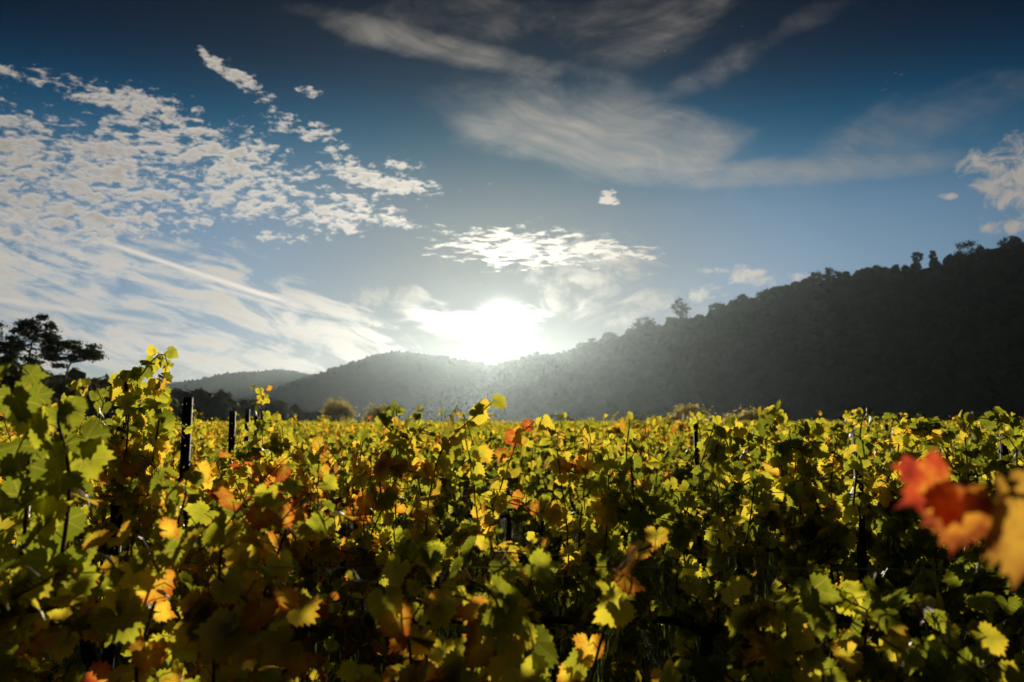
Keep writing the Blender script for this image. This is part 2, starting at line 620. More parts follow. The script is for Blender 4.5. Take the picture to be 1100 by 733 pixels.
# ---------------------------------------------------------------- ground and hills
def grid_mesh(name, X, Y, Z, mat):
    h, w = X.shape
    V = np.stack([X, Y, Z], -1).reshape(-1, 3)
    i = np.arange(h - 1)[:, None] * w + np.arange(w - 1)[None]
    a, b, c, d = i, i + 1, i + w + 1, i + w
    t = np.concatenate([np.stack([a, b, c], -1).reshape(-1, 3), np.stack([a, c, d], -1).reshape(-1, 3)])
    return make_mesh(name, V, t, [mat], smooth_shade=True)


gx = np.sign(np.linspace(-1, 1, 161)) * np.abs(np.linspace(-1, 1, 161)) ** 3 * 5000
gy = -200 + np.linspace(0, 1, 180) ** 3 * 4900
GX, GY = np.meshgrid(gx, gy)
GZ = 0.04 * fbm(GX, GY, 3, 3, 0.7) * (np.hypot(GX, GY) < 300)
tag(link('ground', grid_mesh('ground', GX, GY, GZ, M['soil'])), kind='structure')


def hill(name, ridge, run, back, ns, nr, amp, freq, seed, mat, bumps=0.0):
    """a hill: a ridge line of (pixel x, pixel y, distance) turned into world points, a slope down to the
    valley in front of it over run metres and a slope behind it. Returns sampling data for its trees."""
    P = np.array([list(at(*p)) for p in ridge])
    s = np.concatenate([[0], np.cumsum(np.linalg.norm(np.diff(P[:, :2], axis=0), axis=1))])
    q = np.linspace(0, s[-1], ns)
    C = np.stack([np.interp(q, s, P[:, i]) for i in range(3)], 1)
    k = np.ones(9) / 9
    T = np.gradient(C[:, :2], axis=0)
    T = np.stack([np.convolve(np.pad(T[:, i], 4, 'edge'), k, 'valid') for i in range(2)], 1)
    for _ in range(30):
        T = np.stack([np.convolve(np.pad(T[:, i], 4, 'edge'), k, 'valid') for i in range(2)], 1)
    T /= np.linalg.norm(T, axis=1)[:, None]
    N = np.stack([T[:, 1], -T[:, 0]], 1)
    N *= np.sign((N * -C[:, :2]).sum(1))[:, None]           # faces the valley
    u = np.concatenate([np.linspace(-1, 0, nr // 3, endpoint=False), np.linspace(0, 1, nr)])
    h = C[:, 2][:, None]
    d = np.where(u > 0, u * run, u * back)[None]
    X = C[:, 0][:, None] + N[:, 0][:, None] * d
    Y = C[:, 1][:, None] + N[:, 1][:, None] * d
    prof = np.where(u > 0, (1 - u) ** 1.0 * (1 - 0.25 * np.sin(np.pi * np.clip(u, 0, 1))), (1 + u) ** 1.2)[None]
    env = np.clip(np.abs(u) * 6, 0, 1)[None] * np.clip((1 - u) * 5, 0, 1)[None]
    Z = h * prof + amp * fbm(X, Y, seed, 4, freq) * env * np.clip(h / 60, 0.1, 1)
    Z = Z + bumps * np.abs(fbm(X, Y, seed + 5, 2, 1 / 7.0)) * (np.abs(u) < .97)[None]
    Z = np.where(np.abs(u)[None] >= 0.999, -2.0, Z)
    tag(link(name, grid_mesh(name, X, Y, Z, mat)), kind='structure')
    return dict(X=X, Y=Y, Z=Z, u=u)


RIDGE = [(1420, 232, 430), (1250, 236, 460), (1100, 260, 500), (1045, 272, 522), (1012, 285, 538), (985, 290, 550), (900, 298, 600), (860, 308, 640), (800, 327, 700),
         (740, 345, 780), (690, 356, 860), (650, 368, 960), (600, 382, 1120), (575, 385, 1200), (545, 390, 1280), (520, 400, 1330),
         (490, 415, 1380), (465, 426, 1430), (430, 443, 1480), (405, 452, 1520)]
H_RIGHT = hill('wooded_hill', RIDGE, 235, 200, 500, 60, 9.0, 0.014, 11, M['forest_floor'])
H_PEAK = hill('hills', [(p, q + 1, d * .64) for p, q, d in [
    (160, 450, 1700), (215, 443, 1750), (260, 431, 1800), (300, 416, 1850), (330, 405, 1900), (360, 395, 1950), (385, 387, 2000), (400, 381, 2020), (425, 377, 2050),
    (450, 379, 2080), (475, 382, 2120), (490, 385, 2150), (515, 389, 2200), (560, 398, 2300), (640, 412, 2400), (720, 420, 2500)]],
              270, 240, 800, 100, 12.0, 0.010, 12, M['forest_floor'], 2.0)
H_FAR = hill('distant_hills', [(p, q + 1, d * .52) for p, q, d in [
    (-40, 416, 3300), (60, 418, 3350), (130, 416, 3400), (185, 411, 3450), (215, 407, 3500), (240, 401, 3500), (258, 399, 3520), (275, 399, 3540),
    (300, 396, 3560), (315, 398, 3580), (335, 402, 3600), (370, 406, 3650), (420, 410, 3700), (520, 412, 3800)]],
             320, 280, 600, 80, 14.0, 0.008, 13, M['forest_floor'], 2.2)
H_LEFT = hill('wooded_rise', [(-420, 340, 90), (-200, 375, 105), (-80, 400, 115), (0, 411, 125), (60, 421, 135), (110, 431, 145), (150, 445, 155), (190, 453, 165), (230, 460, 180)],
              28, 40, 120, 24, 0.6, 0.1, 14, M['forest_floor'])

# ---------------------------------------------------------------- air
hz_lo, hz_hi = np.array([-5200, -230, -3.2]), np.array([5200, 4900, 130.0])
hb = MB()
hb.box((hz_lo + hz_hi) / 2, hz_hi - hz_lo)
m, nt, out = material('thin_morning_haze')
pv = nt.nodes.new('ShaderNodeVolumePrincipled')
pv.inputs['Color'].default_value = (0.68, 0.87, 0.99, 1)
pv.inputs['Density'].default_value = HAZE_DENSITY
pv.inputs['Anisotropy'].default_value = HAZE_G
nt.links.new(pv.outputs[0], out.inputs['Volume'])
haze = link('haze', hb.mesh('haze', [m]))
tag(haze, kind='stuff')

# ---------------------------------------------------------------- foliage building
def frames(n, tip):
    """orthonormal frames (x, y=tip, z=normal) from arrays of normals and wished tip directions"""
    n = n / (np.linalg.norm(n, axis=1)[:, None] + 1e-9)
    y = tip - (tip * n).sum(1)[:, None] * n
    y /= np.linalg.norm(y, axis=1)[:, None] + 1e-9
    return np.stack([np.cross(y, n), y, n], 2)               # columns are the axes


def scatter(mb, temps, pos, frm, size, r, m=0):
    """places one leaf template per position"""
    k = r.integers(0, len(temps), len(pos))
    for i, (V, T, UV) in enumerate(temps):
        s = np.nonzero(k == i)[0]
        if not len(s): continue
        W = np.einsum('nij,vj->nvi', frm[s], V) * size[s][:, None, None] + pos[s][:, None, :]
        t = T[None] + (np.arange(len(s)) * len(V))[:, None, None]
        mb.add(W.reshape(-1, 3), t.reshape(-1, 3), m, np.tile(UV, (len(s), 1)))


LOBES_A = np.array([0, 26, 54, 82, 110, 138, 160, 180.0])
LOBES_R = np.array([1.0, .80, .93, .72, .82, .70, .62, .13])


def leaf_template(n, r, teeth=0.085, ring=True):
    """a five lobed grape leaf, petiole at the origin, tip along +y, about 1.6 wide"""
    a = np.linspace(-180, 180, n, endpoint=False) + 180.0 / n * 0
    lr = LOBES_R * (1 + r.normal(0, .06, len(LOBES_R)))
    rad = np.interp(np.abs(a), LOBES_A, lr)
    if teeth:
        rad = rad * (1 + teeth * np.where(np.arange(n) % 2 == 0, 1, -1)) * (1 + r.normal(0, .03, n))
    P = np.stack([rad * np.sin(R(1) * a), rad * np.cos(R(1) * a)], 1)
    P[np.abs(a) > 179] = (0, -0.10)
    rows = [np.zeros((1, 2))]
    if ring:
        rows.append(P[::2] * 0.55)
    rows.append(P)
    XY = np.vstack(rows)
    tr = []
    if ring:
        h = n // 2
        for i in range(h):
            j = (i + 1) % h
            tr.append((0, 1 + j, 1 + i))
            o0, o1, o2 = 1 + h + 2 * i, 1 + h + (2 * i + 1) % n, 1 + h + (2 * i + 2) % n
            tr += [(1 + i, o1, o0), (1 + i, 1 + j, o1), (1 + j, o2, o1)]
    else:
        for i in range(n):
            tr.append((0, 1 + (i + 1) % n, 1 + i))
    x, y = XY[:, 0], XY[:, 1]
    rr, th = np.hypot(x, y), np.arctan2(x, y)
    fold, droop, wav, ph = r.uniform(-.10, .60), r.uniform(-.05, .50), r.uniform(.04, .15), r.uniform(0, 6.3)
    z = fold * np.abs(x) ** 1.2 - droop * np.clip(y, 0, 2) ** 2 + wav * np.sin(3 * th + ph) * rr ** 1.5 + r.uniform(-.2, .2) * x
    if n > 20:
        z = z + r.normal(0, .018, len(z)) * (rr > .6)
    return np.stack([x, y, z], 1), np.array(tr)[:, ::-1], XY


tr_ = np.random.default_rng(3)
LEAF_HI = [leaf_template(44, tr_) for _ in range(14)]
LEAF_MID = [leaf_template(18, tr_, 0.05, False) for _ in range(8)]
LEAF_LOW = [leaf_template(7, tr_, 0.0, False) for _ in range(5)]


def card(r, n=5, irr=.35):
    a = np.linspace(0, 2 * np.pi, n, endpoint=False)
    q = 1 + r.uniform(-irr, irr, n)
    V = np.vstack([[0, 0, r.uniform(-.15, .15)], np.stack([q * np.sin(a), q * np.cos(a), r.uniform(-.2, .2, n)], 1)])
    return V, np.array([(0, 1 + (i + 1) % n, 1 + i) for i in range(n)]), V[:, :2]


CARDS = [card(tr_) for _ in range(6)]
TUFTS = [card(tr_, 5, .75) for _ in range(6)]


def unit(r, n):
    v = r.normal(size=(n, 3))
    return v / np.linalg.norm(v, axis=1)[:, None]


# ---------------------------------------------------------------- woods on the hills
def dome(r, seg=8, rings=4):
    """a lumpy rounded crown"""
    V, T = [], []
    for i in range(rings):
        el_ = math.pi * (-.12 + .5 * i / rings)
        for j in range(seg):
            a = 2 * math.pi * (j + .5 * (i % 2)) / seg
            q = 1 + r.uniform(-.22, .22)
            V.append((q * math.cos(el_) * math.cos(a), q * math.cos(el_) * math.sin(a), q * math.sin(el_)))
    V.append((0, 0, 1 + r.uniform(-.1, .15)))
    for i in range(rings - 1):
        for j in range(seg):
            a, b = i * seg + j, i * seg + (j + 1) % seg
            T += [(a, b, b + seg), (a, b + seg, a + seg)]
    for j in range(seg):
        T.append(((rings - 1) * seg + j, (rings - 1) * seg + (j + 1) % seg, rings * seg))
    V = np.array(V)
    return V, np.array(T), V[:, :2]


DOMES = [dome(tr_) for _ in range(8)]


def wood(name, H, n, rad, cards, csize, mat, label, seed, umin=-0.12, umax=1.0):
    r = np.random.default_rng(seed)
    hh, ww = H['X'].shape
    uu = r.uniform(umin, umax, n)
    c = r.uniform(0, hh - 1.001, n)
    ui = np.interp(uu, H['u'], np.arange(ww))
    i, j = c.astype(int), np.clip(ui.astype(int), 0, ww - 2)
    fi, fj = c - i, ui - j
    S = lambda A: A[i, j] * (1 - fi) * (1 - fj) + A[i + 1, j] * fi * (1 - fj) + A[i, j + 1] * (1 - fi) * fj + A[i + 1, j + 1] * fi * fj
    B = np.stack([S(H['X']), S(H['Y']), S(H['Z'])], 1)
    rad = rad * r.uniform(.5, 1.3, n) * (1 + .25 * fbm(B[:, 0], B[:, 1], seed + 1, 2, .02)) * np.where(np.abs(uu) < .10, .72, 1.0)
    hgt = rad * r.uniform(.9, 1.5, n)
    mb = MB()
    up = np.tile([0, 0, 1.0], (n, 1)) + r.normal(0, .12, (n, 3))
    ctr = B + np.stack([np.zeros(n), np.zeros(n), hgt * .45], 1)
    scatter(mb, DOMES, ctr, frames(up, unit(r, n)) * np.stack([np.ones(n), np.ones(n), hgt / rad], 1)[:, None, :], rad, r)
    off = unit(r, n * cards)
    off[:, 2] = np.abs(off[:, 2])
    ps = np.repeat(ctr, cards, 0) + off * np.repeat(np.stack([rad, rad, hgt], 1), cards, 0) * r.uniform(.85, 1.10, (n * cards, 1))
    scatter(mb, CARDS, ps, frames(off + unit(r, n * cards) * .25, unit(r, n * cards)), np.repeat(rad, cards) * csize * r.uniform(.6, 1.3, n * cards), r)
    o = link(name, mb.mesh(name, [mat], True))
    tag(o, label, 'woodland', kind='stuff')
    return B


wood('hill_woodland', H_RIGHT, 8200, 4.5, 18, .22, M['forest'], 'dark dense woodland covering the steep hill at the right', 21)
wood('peak_woodland', H_PEAK, 900, 2.3, 12, .32, M['far_forest'], 'hazy woodland along the crest of the peaked hill beyond the valley', 22, -.03, .10)
wood('distant_woodland', H_FAR, 450, 2.6, 12, .34, M['far_forest'], 'faint woodland along the crest of the farthest pale ridge', 24, -.02, .06)
wood('rise_woodland', H_LEFT, 800, 1.9, 60, .15, M['shrub'], 'dark scrub and low trees on the rise at the left', 23, -.3, 1.0)


# ---------------------------------------------------------------- single trees
def tree(name, label, cat, base, height, crown_r, kind, seed, mat, group=None, lean=0.0, tuft=0.16, n_tuft=900):
    """kind: 'round' crown of clumps, 'pine' flat layered crown on a bare trunk, 'shrub' clumps from the ground"""
    r = np.random.default_rng(seed)
    root = bpy.data.objects.new(name, None)
    COL.objects.link(root)
    root.location = base
    tag(root, label, cat, group)
    tb, cb = MB(), MB()
    h = height
    if kind == 'shrub':
        ncl = 13
        cen = unit(r, ncl) * np.array([crown_r * .8, crown_r * .8, h * .34])
        cen[:, 2] = np.abs(cen[:, 2]) + h * .38
        rad = np.stack([np.full(ncl, crown_r * .42), np.full(ncl, crown_r * .42), np.full(ncl, h * .27)], 1) * r.uniform(.6, 1.1, (ncl, 1))
        for c in cen:
            tb.tube([(0, 0, -.2), c * .5 + r.normal(0, .1, 3), c], [h * .03, h * .02, h * .008], 5)
    else:
        z0 = {'round': .30, 'pine': .52}[kind]
        ph = r.uniform(0, 6)
        spine = np.array([(lean * t * t + .03 * h * math.sin(3 * t + ph) * t, .02 * h * math.sin(4 * t + ph) * t, h * t * .95 - .3 * (t == 0)) for t in np.linspace(0, 1, 8)])
        tb.tube(spine, h * .022 * (1 - .8 * np.linspace(0, 1, 8)), 8)
        ncl = {'round': 28, 'pine': 26}[kind]
        cen, rad = [], []
        for i in range(ncl):
            t = r.uniform(z0, .97)
            b = np.array([np.interp(t, np.linspace(0, 1, 8), spine[:, k]) for k in range(3)])
            a = i * 2.4 + r.uniform(-.4, .4)
            if kind == 'pine':
                reach = crown_r * (1.05 - .55 * abs((t - .72) / .3)) * r.uniform(.6, 1.0)
                e = b + np.array([math.cos(a) * reach, math.sin(a) * reach, .14 * h * r.uniform(-.2, 1)])
                rad.append(np.array([crown_r * .27, crown_r * .27, h * .04]) * r.uniform(.7, 1.2))
            else:
                reach = crown_r * math.sin(math.pi * (.15 + .8 * (t - z0) / (1 - z0))) * r.uniform(.5, .95)
                e = b + np.array([math.cos(a) * reach, math.sin(a) * reach, .06 * h])
                rad.append(np.array([1, 1, .8]) * crown_r * .33 * r.uniform(.7, 1.15))
            cen.append(e)
            mid = (b + e) / 2 + np.array([0, 0, -.02 * h])
            tb.tube([b, mid, e], [h * .009, h * .006, h * .002], 5)
        cen, rad = np.array(cen), np.array(rad)
    k = r.integers(0, len(cen), n_tuft)
    o = r.normal(0, .52, (n_tuft, 3))
    pos = cen[k] + o * rad[k]
    scatter(cb, TUFTS, pos, frames(o * .6 + unit(r, n_tuft) * .6 + np.array([0, 0, .3]), unit(r, n_tuft)), tuft * r.uniform(.6, 1.4, n_tuft), r)
    link('trunk', tb.mesh('trunk', [M['bark']], True), root)
    link('crown', cb.mesh('crown', [mat]), root)
    return root


def tree_px(name, label, cat, px, py_top, py_base, dist, crown_px, kind, seed, mat, **kw):
    b, t = at(px, py_base, dist), at(px, py_top, dist)
    return tree(name, label, cat, b, t.z - b.z, crown_px * dist / FPX, kind, seed, mat, **kw)


# pines on the rise at the left
PINES = 'pines standing on the rise at the left'
tree_px('pine_tree', 'tall flat topped pine with a bare trunk standing above the left scrub', 'pine tree', 26, 344, 432, 82, 27, 'pine', 5, M['pine'], group=PINES, lean=.4, tuft=.105, n_tuft=4200)
tree_px('pine_tree', 'windblown pine spreading low to the right of the tallest pine', 'pine tree', 66, 364, 432, 86, 31, 'pine', 9, M['pine'], group=PINES, lean=1.4, tuft=.105, n_tuft=4200)
tree_px('pine_tree', 'dense pine cut by the left edge of the picture beside the tallest pine', 'pine tree', -12, 350, 432, 88, 26, 'pine', 14, M['pine'], group=PINES, lean=-.3, tuft=.11, n_tuft=4200)
SCR = 'scrub trees below the pines'
for k, (px, pt, d, cw, lab) in enumerate([
        (108, 400, 95, 17, 'small rounded dark tree between the pines and the tall vine shoot'),
        (14, 385, 92, 30, 'broad dark bush under the tallest pine'),
        (84, 403, 90, 30, 'low dark bush below the windblown pine'),
        (132, 415, 92, 20, 'dark bush behind the tallest vine shoot'),
        (176, 431, 120, 12, 'small dark bush left of the nearest clear standing post')]):
    tree_px('scrub_tree', lab, 'bush', px, pt, 450, d, cw, 'shrub', 40 + k, M['shrub'], group=SCR, tuft=.24, n_tuft=1500)

# trees that break the skyline of the right hill
SKYL = 'trees on the skyline of the right hill'
for k, (px, pt, pb, d, cw, kind, lab) in enumerate([
        (732, 321, 344, 575, 9, 'round', 'lone round crowned tree on a thin trunk, clear of the ridge'),
        (987, 272, 288, 402, 6, 'pine', 'small leaning tree on the ridge left of its slim twin'),
        (1003, 269, 285, 400, 4, 'round', 'slim small tree on the high ridge just left of the big clump'),
        (1040, 261, 277, 381, 15, 'round', 'broad dark tree clump highest on the ridge'),
        (1085, 255, 268, 362, 11, 'round', 'dark tree at the right edge of the ridge'),
        (692, 337, 358, 640, 14, 'round', 'wide dark tree on the ridge left of the lone tree'),
        (655, 353, 370, 712, 11, 'round', 'rounded tree on the hazy lower ridge'),
        (637, 359, 374, 745, 7, 'pine', 'flat topped little tree on the hazy lower ridge'),
        (625, 363, 377, 780, 5, 'round', 'tiny tree lowest along the lit part of the ridge'),
        (798, 312, 330, 520, 8, 'round', 'bushy tree on the ridge below the small white cloud'),
        (822, 307, 324, 500, 9, 'round', 'darker tree right of the bushy ridge tree'),
        (893, 284, 300, 440, 10, 'round', 'small knob shaped tree at the bend of the ridge'),
        (877, 288, 304, 452, 9, 'round', 'low tree left of the knob shaped tree'),
        (770, 321, 338, 545, 8, 'round', 'low rounded tree midway between the lone tree and the bushy one')]):
    pt += 5 if k > 4 else 0
    d = float(np.interp(px, [q[0] for q in RIDGE[::-1]], [q[2] for q in RIDGE[::-1]]))
    tree_px('ridge_tree', lab, 'tree', px, pt, pb + 5, d - 3, cw, kind, 60 + k, M['forest'], group=SKYL, tuft=d * .0008, n_tuft=900)

# bushes at the far edge of the vines
EDGE = 'bushes at the far edge of the vineyard'
for k, (px, pt, d, cw, mt, lab) in enumerate([
        (362, 427, 105, 19, 'olive_shrub', 'rounded olive green bush beyond the vines below the peaked hill'),
        (405, 433, 112, 15, 'olive_shrub', 'brownish bush right of the rounded olive green bush'),
        (742, 431, 125, 22, 'olive_shrub', 'wide olive bush beyond the vines at the foot of the dark hill'),
        (800, 438, 120, 26, 'olive_shrub', 'low spreading bush right of the wide olive bush'),
        (610, 447, 150, 16, 'shrub', 'faint low bush beyond the vines right of the sun'),
        (230, 441, 140, 14, 'shrub', 'low dark bush behind the row of posts at the left')]):
    tree_px('bush', lab, 'bush', px, pt, 462, d, cw, 'shrub', 80 + k, M[mt], group=EDGE, tuft=.19, n_tuft=800)


# ---------------------------------------------------------------- vines
ROW0, ROW_STEP, VINE_STEP = 1.75, 2.02, 0.95
ZC = 0.82                                                   # height of the cordon wire


def interp_px(tab, depth):
    """(pixel x, pixel y) outline of a row's top -> function of world x giving height"""
    xs = [(at(p, q, depth).x, at(p, q, depth).z) for p, q in tab]
    X, Z = zip(*xs)
    return lambda x: float(np.interp(x, X, Z))


TOPS = {
    0: interp_px([(-300, 400), (-40, 392), (60, 412), (110, 448), (170, 478), (235, 505), (300, 575), (360, 585), (430, 618), (520, 600), (580, 640), (660, 655),
                  (760, 640), (850, 655), (930, 640), (1010, 600), (1100, 560), (1300, 520)], ROW0),
    1: interp_px([(-400, 425), (40, 430), (105, 438), (180, 476), (215, 498), (290, 490), (330, 480), (380, 465), (440, 462), (500, 448), (515, 470), (528, 545), (560, 545),
                  (580, 480), (610, 455), (690, 450), (725, 474), (775, 480), (820, 464), (890, 466), (912, 488), (934, 486), (965, 482), (1040, 474), (1070, 458), (1400, 450)], ROW0 + ROW_STEP),
    2: interp_px([(-400, 440), (170, 452), (230, 470), (280, 462), (330, 458), (480, 456), (525, 470), (560, 468), (580, 458), (740, 458), (770, 462), (1400, 448)], ROW0 + 2 * ROW_STEP),
}


def spline(pts, n):
    P = np.asarray(pts, float)
    t = np.linspace(0, 1, len(P))
    q = np.linspace(0, 1, n)
    if len(P) > 2:
        # Catmull-Rom
        Q = np.vstack([2 * P[0] - P[1], P, 2 * P[-1] - P[-2]])
        u = q * (len(P) - 1)
        i = np.minimum(u.astype(int), len(P) - 2)
        f = (u - i)[:, None]
        a, b, c, d = Q[i], Q[i + 1], Q[i + 2], Q[i + 3]
        return .5 * (2 * b + (c - a) * f + (2 * a - 5 * b + 4 * c - d) * f ** 2 + (3 * b - a - 3 * c + d) * f ** 3)
    return P[0] + (P[-1] - P[0]) * q[:, None]


def shoot_leaves(S, r, step, size, spread, side_bias=0.0, taper=True):
    """positions, normals, tips, sizes of the leaves carried by one shoot"""
    L = np.concatenate([[0], np.cumsum(np.linalg.norm(np.diff(S, axis=0), axis=1))])
    n = max(2, int(L[-1] / step))
    q = (np.arange(n) + r.uniform(.2, .8, n)) / n * L[-1]
    P = np.stack([np.interp(q, L, S[:, k]) for k in range(3)], 1)
    side = np.where(np.arange(n) % 2 == 0, 1.0, -1.0)
    a = side * math.pi / 2 + r.normal(0, .9, n) + side_bias
    out = np.stack([np.cos(a) * .8, np.sin(a), np.zeros(n)], 1)
    pet = r.uniform(.35, 1.0, n) * spread
    base = P + out * pet[:, None] + np.array([0, 0, 1]) * (pet * r.uniform(-.2, .6, n))[:, None]
    nrm = out * r.uniform(.3, 1.1, (n, 1)) + np.array([0, 0, 1]) * r.uniform(.05, .8, (n, 1)) + r.normal(0, .38, (n, 3))
    tip = out * .45 + np.array([0, 0, -1]) * r.uniform(.2, 1.0, (n, 1)) + r.normal(0, .35, (n, 3))
    sz = size * r.uniform(.62, 1.15, n)
    if taper:
        sz *= np.clip(1.15 - .62 * (q / L[-1]) ** 2.5, .4, 1)
    return P, base, nrm, tip, sz


def vine_geometry(r, top, lod, width=1.0, extra=(), n_shoots=None, lean_y=0.0, density=1.0, big=1.0, low=0):
    """top(x): height of the canopy above the ground in the vine's own x. Returns mesh builders."""
    wood, foliage, canes = MB(), MB(), []
    temps = {0: LEAF_HI, 1: LEAF_MID, 2: LEAF_LOW}[lod]
    seg = {0: 8, 1: 5, 2: 4}[lod]
    b = r.uniform(-.05, .05, 4)
    wood.tube([(b[0], b[1], -.1), (b[0] * .4, b[1] + .03, .25), (b[2], b[3], .55), (0, 0, ZC - .05), (.05, 0, ZC)], [.045, .036, .032, .03, .028], seg + 2)
    for s in (-1, 1):
        wood.tube(spline([(0, 0, ZC - .04), (s * .18, r.uniform(-.02, .02), ZC + .02), (s * width * .5, 0, ZC)], 6), [.026, .022, .019, .017, .015, .013], seg)
    ns = n_shoots or int(round(r.uniform(8, 10) * width / .95))
    shoots = []
    for i in range(ns):
        x0 = (-.5 + (i + r.uniform(.2, .8)) / ns) * width
        h = top(x0) + r.normal(-.10, .13)
        x1 = x0 + r.normal(0, .16)
        y1 = r.normal(0, .10) + lean_y
        z = max(h, ZC + .15)
        shoots.append((spline([(x0, 0, ZC), (x0 * .6 + x1 * .4 + r.normal(0, .03), y1 * .3 + r.normal(0, .04), ZC + (z - ZC) * .45), (x1, y1, z),
                               (x1 + r.normal(0, .10), y1 + r.normal(0, .12), z + r.uniform(-.10, .05))], 9), .058, .085))
        for _ in range(int(density > 1.25)):
            zs = r.uniform(ZC, max(z - .15, ZC + .1))
            sy = r.choice([-1, 1])
            shoots.append((spline([(x0, sy * .05, zs), (x0 + r.normal(0, .12), sy * .2, zs + r.uniform(0, .2)), (x0 + r.normal(0, .22), sy * r.uniform(.2, .32), zs + r.uniform(0, .3))], 6), .060, .08))
        # a side shoot hanging or standing out from the canopy wall
        if r.random() < .95 * density:
            zs = r.uniform(ZC + .05, max(z - .1, ZC + .1))
            sy = r.choice([-1, 1])
            shoots.append((spline([(x0, 0, zs), (x0 + r.normal(0, .1), sy * .16, zs + r.uniform(0, .12)), (x0 + r.normal(0, .2), sy * r.uniform(.22, .38), zs + r.uniform(-.2, .12))], 6), .055, .075))
    for _ in range(low):
        x0 = r.uniform(-.5, .5) * width
        sy = r.choice([-1, 1])
        shoots.append((spline([(x0, 0, ZC), (x0 + r.normal(0, .1), sy * .15, ZC + .03), (x0 + r.normal(0, .18), sy * r.uniform(.15, .34), ZC - r.uniform(.1, .28)), (x0 + r.normal(0, .2), sy * r.uniform(.15, .36), ZC - r.uniform(.35, .6))], 8), .058, .08))
    for e in extra:
        shoots.append((spline(e[0], 12), e[1], e[2]))
    pos, nrm, tip, sz = [], [], [], []
    step = {0: .036, 1: .043, 2: .085}[lod] / density
    for S, size, spread in shoots:
        L = len(S)
        c = MB()
        c.tube(S, np.linspace(.0048, .0018, L), seg if lod == 0 else 4)
        canes.append(c)
        P, B, N, T, Z = shoot_leaves(S, r, step, size * {0: 1, 1: .90, 2: 1.2}[lod] * big, spread)
        if lod == 0:
            for p, q in zip(P, B):
                m = (p + q) / 2 + np.array([0, 0, .012])
                foliage.tube([p, m, q], [.0016, .0013, .0011], 3, 1, cap=False)
        pos.append(B); nrm.append(N); tip.append(T); sz.append(Z)
    pos, nrm, tip, sz = map(np.concatenate, (pos, nrm, tip, sz))
    scatter(foliage, temps, pos, frames(nrm, tip), sz, r)
    return wood, canes, foliage


def vine_with_parts(label, group, loc, r, top, stage=None, **kw):
    wood, canes, fol = vine_geometry(r, top, 0, **kw)
    root = bpy.data.objects.new('grapevine', None)
    COL.objects.link(root)
    root.location = loc
    tag(root, label, 'grapevine', group)
    link('trunk', wood.mesh('trunk', [M['wood']], True), root)
    for c in canes:
        link('cane', c.mesh('cane', [M['cane']], True), root)
    f = link('foliage', fol.mesh('foliage', [M['leaf'], M['stalk']], True, True), root)
    st = stage if stage is not None else float(np.clip(-.018 * loc[0] + r.normal(0, .04), -.14, .12))
    f.color = (1 + st, 1, 1, 1)
    return root


ORD = ['nearest', 'second', 'third', 'fourth', 'fifth', 'sixth', 'seventh', 'eighth', 'ninth', 'tenth', 'eleventh', 'twelfth', 'thirteenth', 'fourteenth', 'fifteenth']
vr = np.random.default_rng(101)

# --- the two nearest rows, vine by vine
NEAR_LABELS = {
    (0, -2): 'dark grapevine at the left edge, nearest row, tallest there with big yellow green leaves',
    (0, -1): 'grapevine in the nearest row below the left posts, orange red leaves low in its shade',
    (0, 0): 'low grapevine at bottom centre with large yellow leaves in the nearest row',
    (0, 1): 'low green leaved grapevine in the deep shade at the bottom right of centre',
    (0, 2): 'grapevine at the right edge holding the blurred red and orange leaves close up',
    (1, -3): 'grapevine of the second row cut by the left edge, behind the dark near vine',
    (1, -2): 'grapevine with the tallest shoot, winding up beside the left dark post',
    (1, -1): 'grapevine of the second row left of centre with a dark shaded heart of leaves',
    (1, 0): 'grapevine of the second row just left of the sunlit gap with a long leaning shoot',
    (1, 1): 'bushy green grapevine of the second row just right of the sunlit gap',
    (1, 2): 'grapevine of the second row behind the right dark post, leafy tip above it',
    (1, 3): 'grapevine of the second row at the right edge behind the blurred leaves',
}


def wavy(seed):
    q = np.random.default_rng(9000 + seed)
    a, b, c = q.uniform(1.46, 1.66), q.uniform(.02, .10), q.uniform(0, 6)
    return lambda xx: a + b * math.sin(4.5 * xx + c)


DENS = {(0, -2): 1.6, (0, -1): 1.5, (0, 0): 1.2, (0, 1): 1.4, (0, 2): 1.2, (1, -1): 1.5, (1, 2): 1.3}
STAGE = {(0, -2): .10, (0, -1): .12, (0, 0): .0, (0, 1): -.12, (0, 2): .02, (1, -2): -.02, (1, -1): .05, (1, 0): .09, (1, 1): -.07, (1, 2): -.09, (1, 3): -.05}


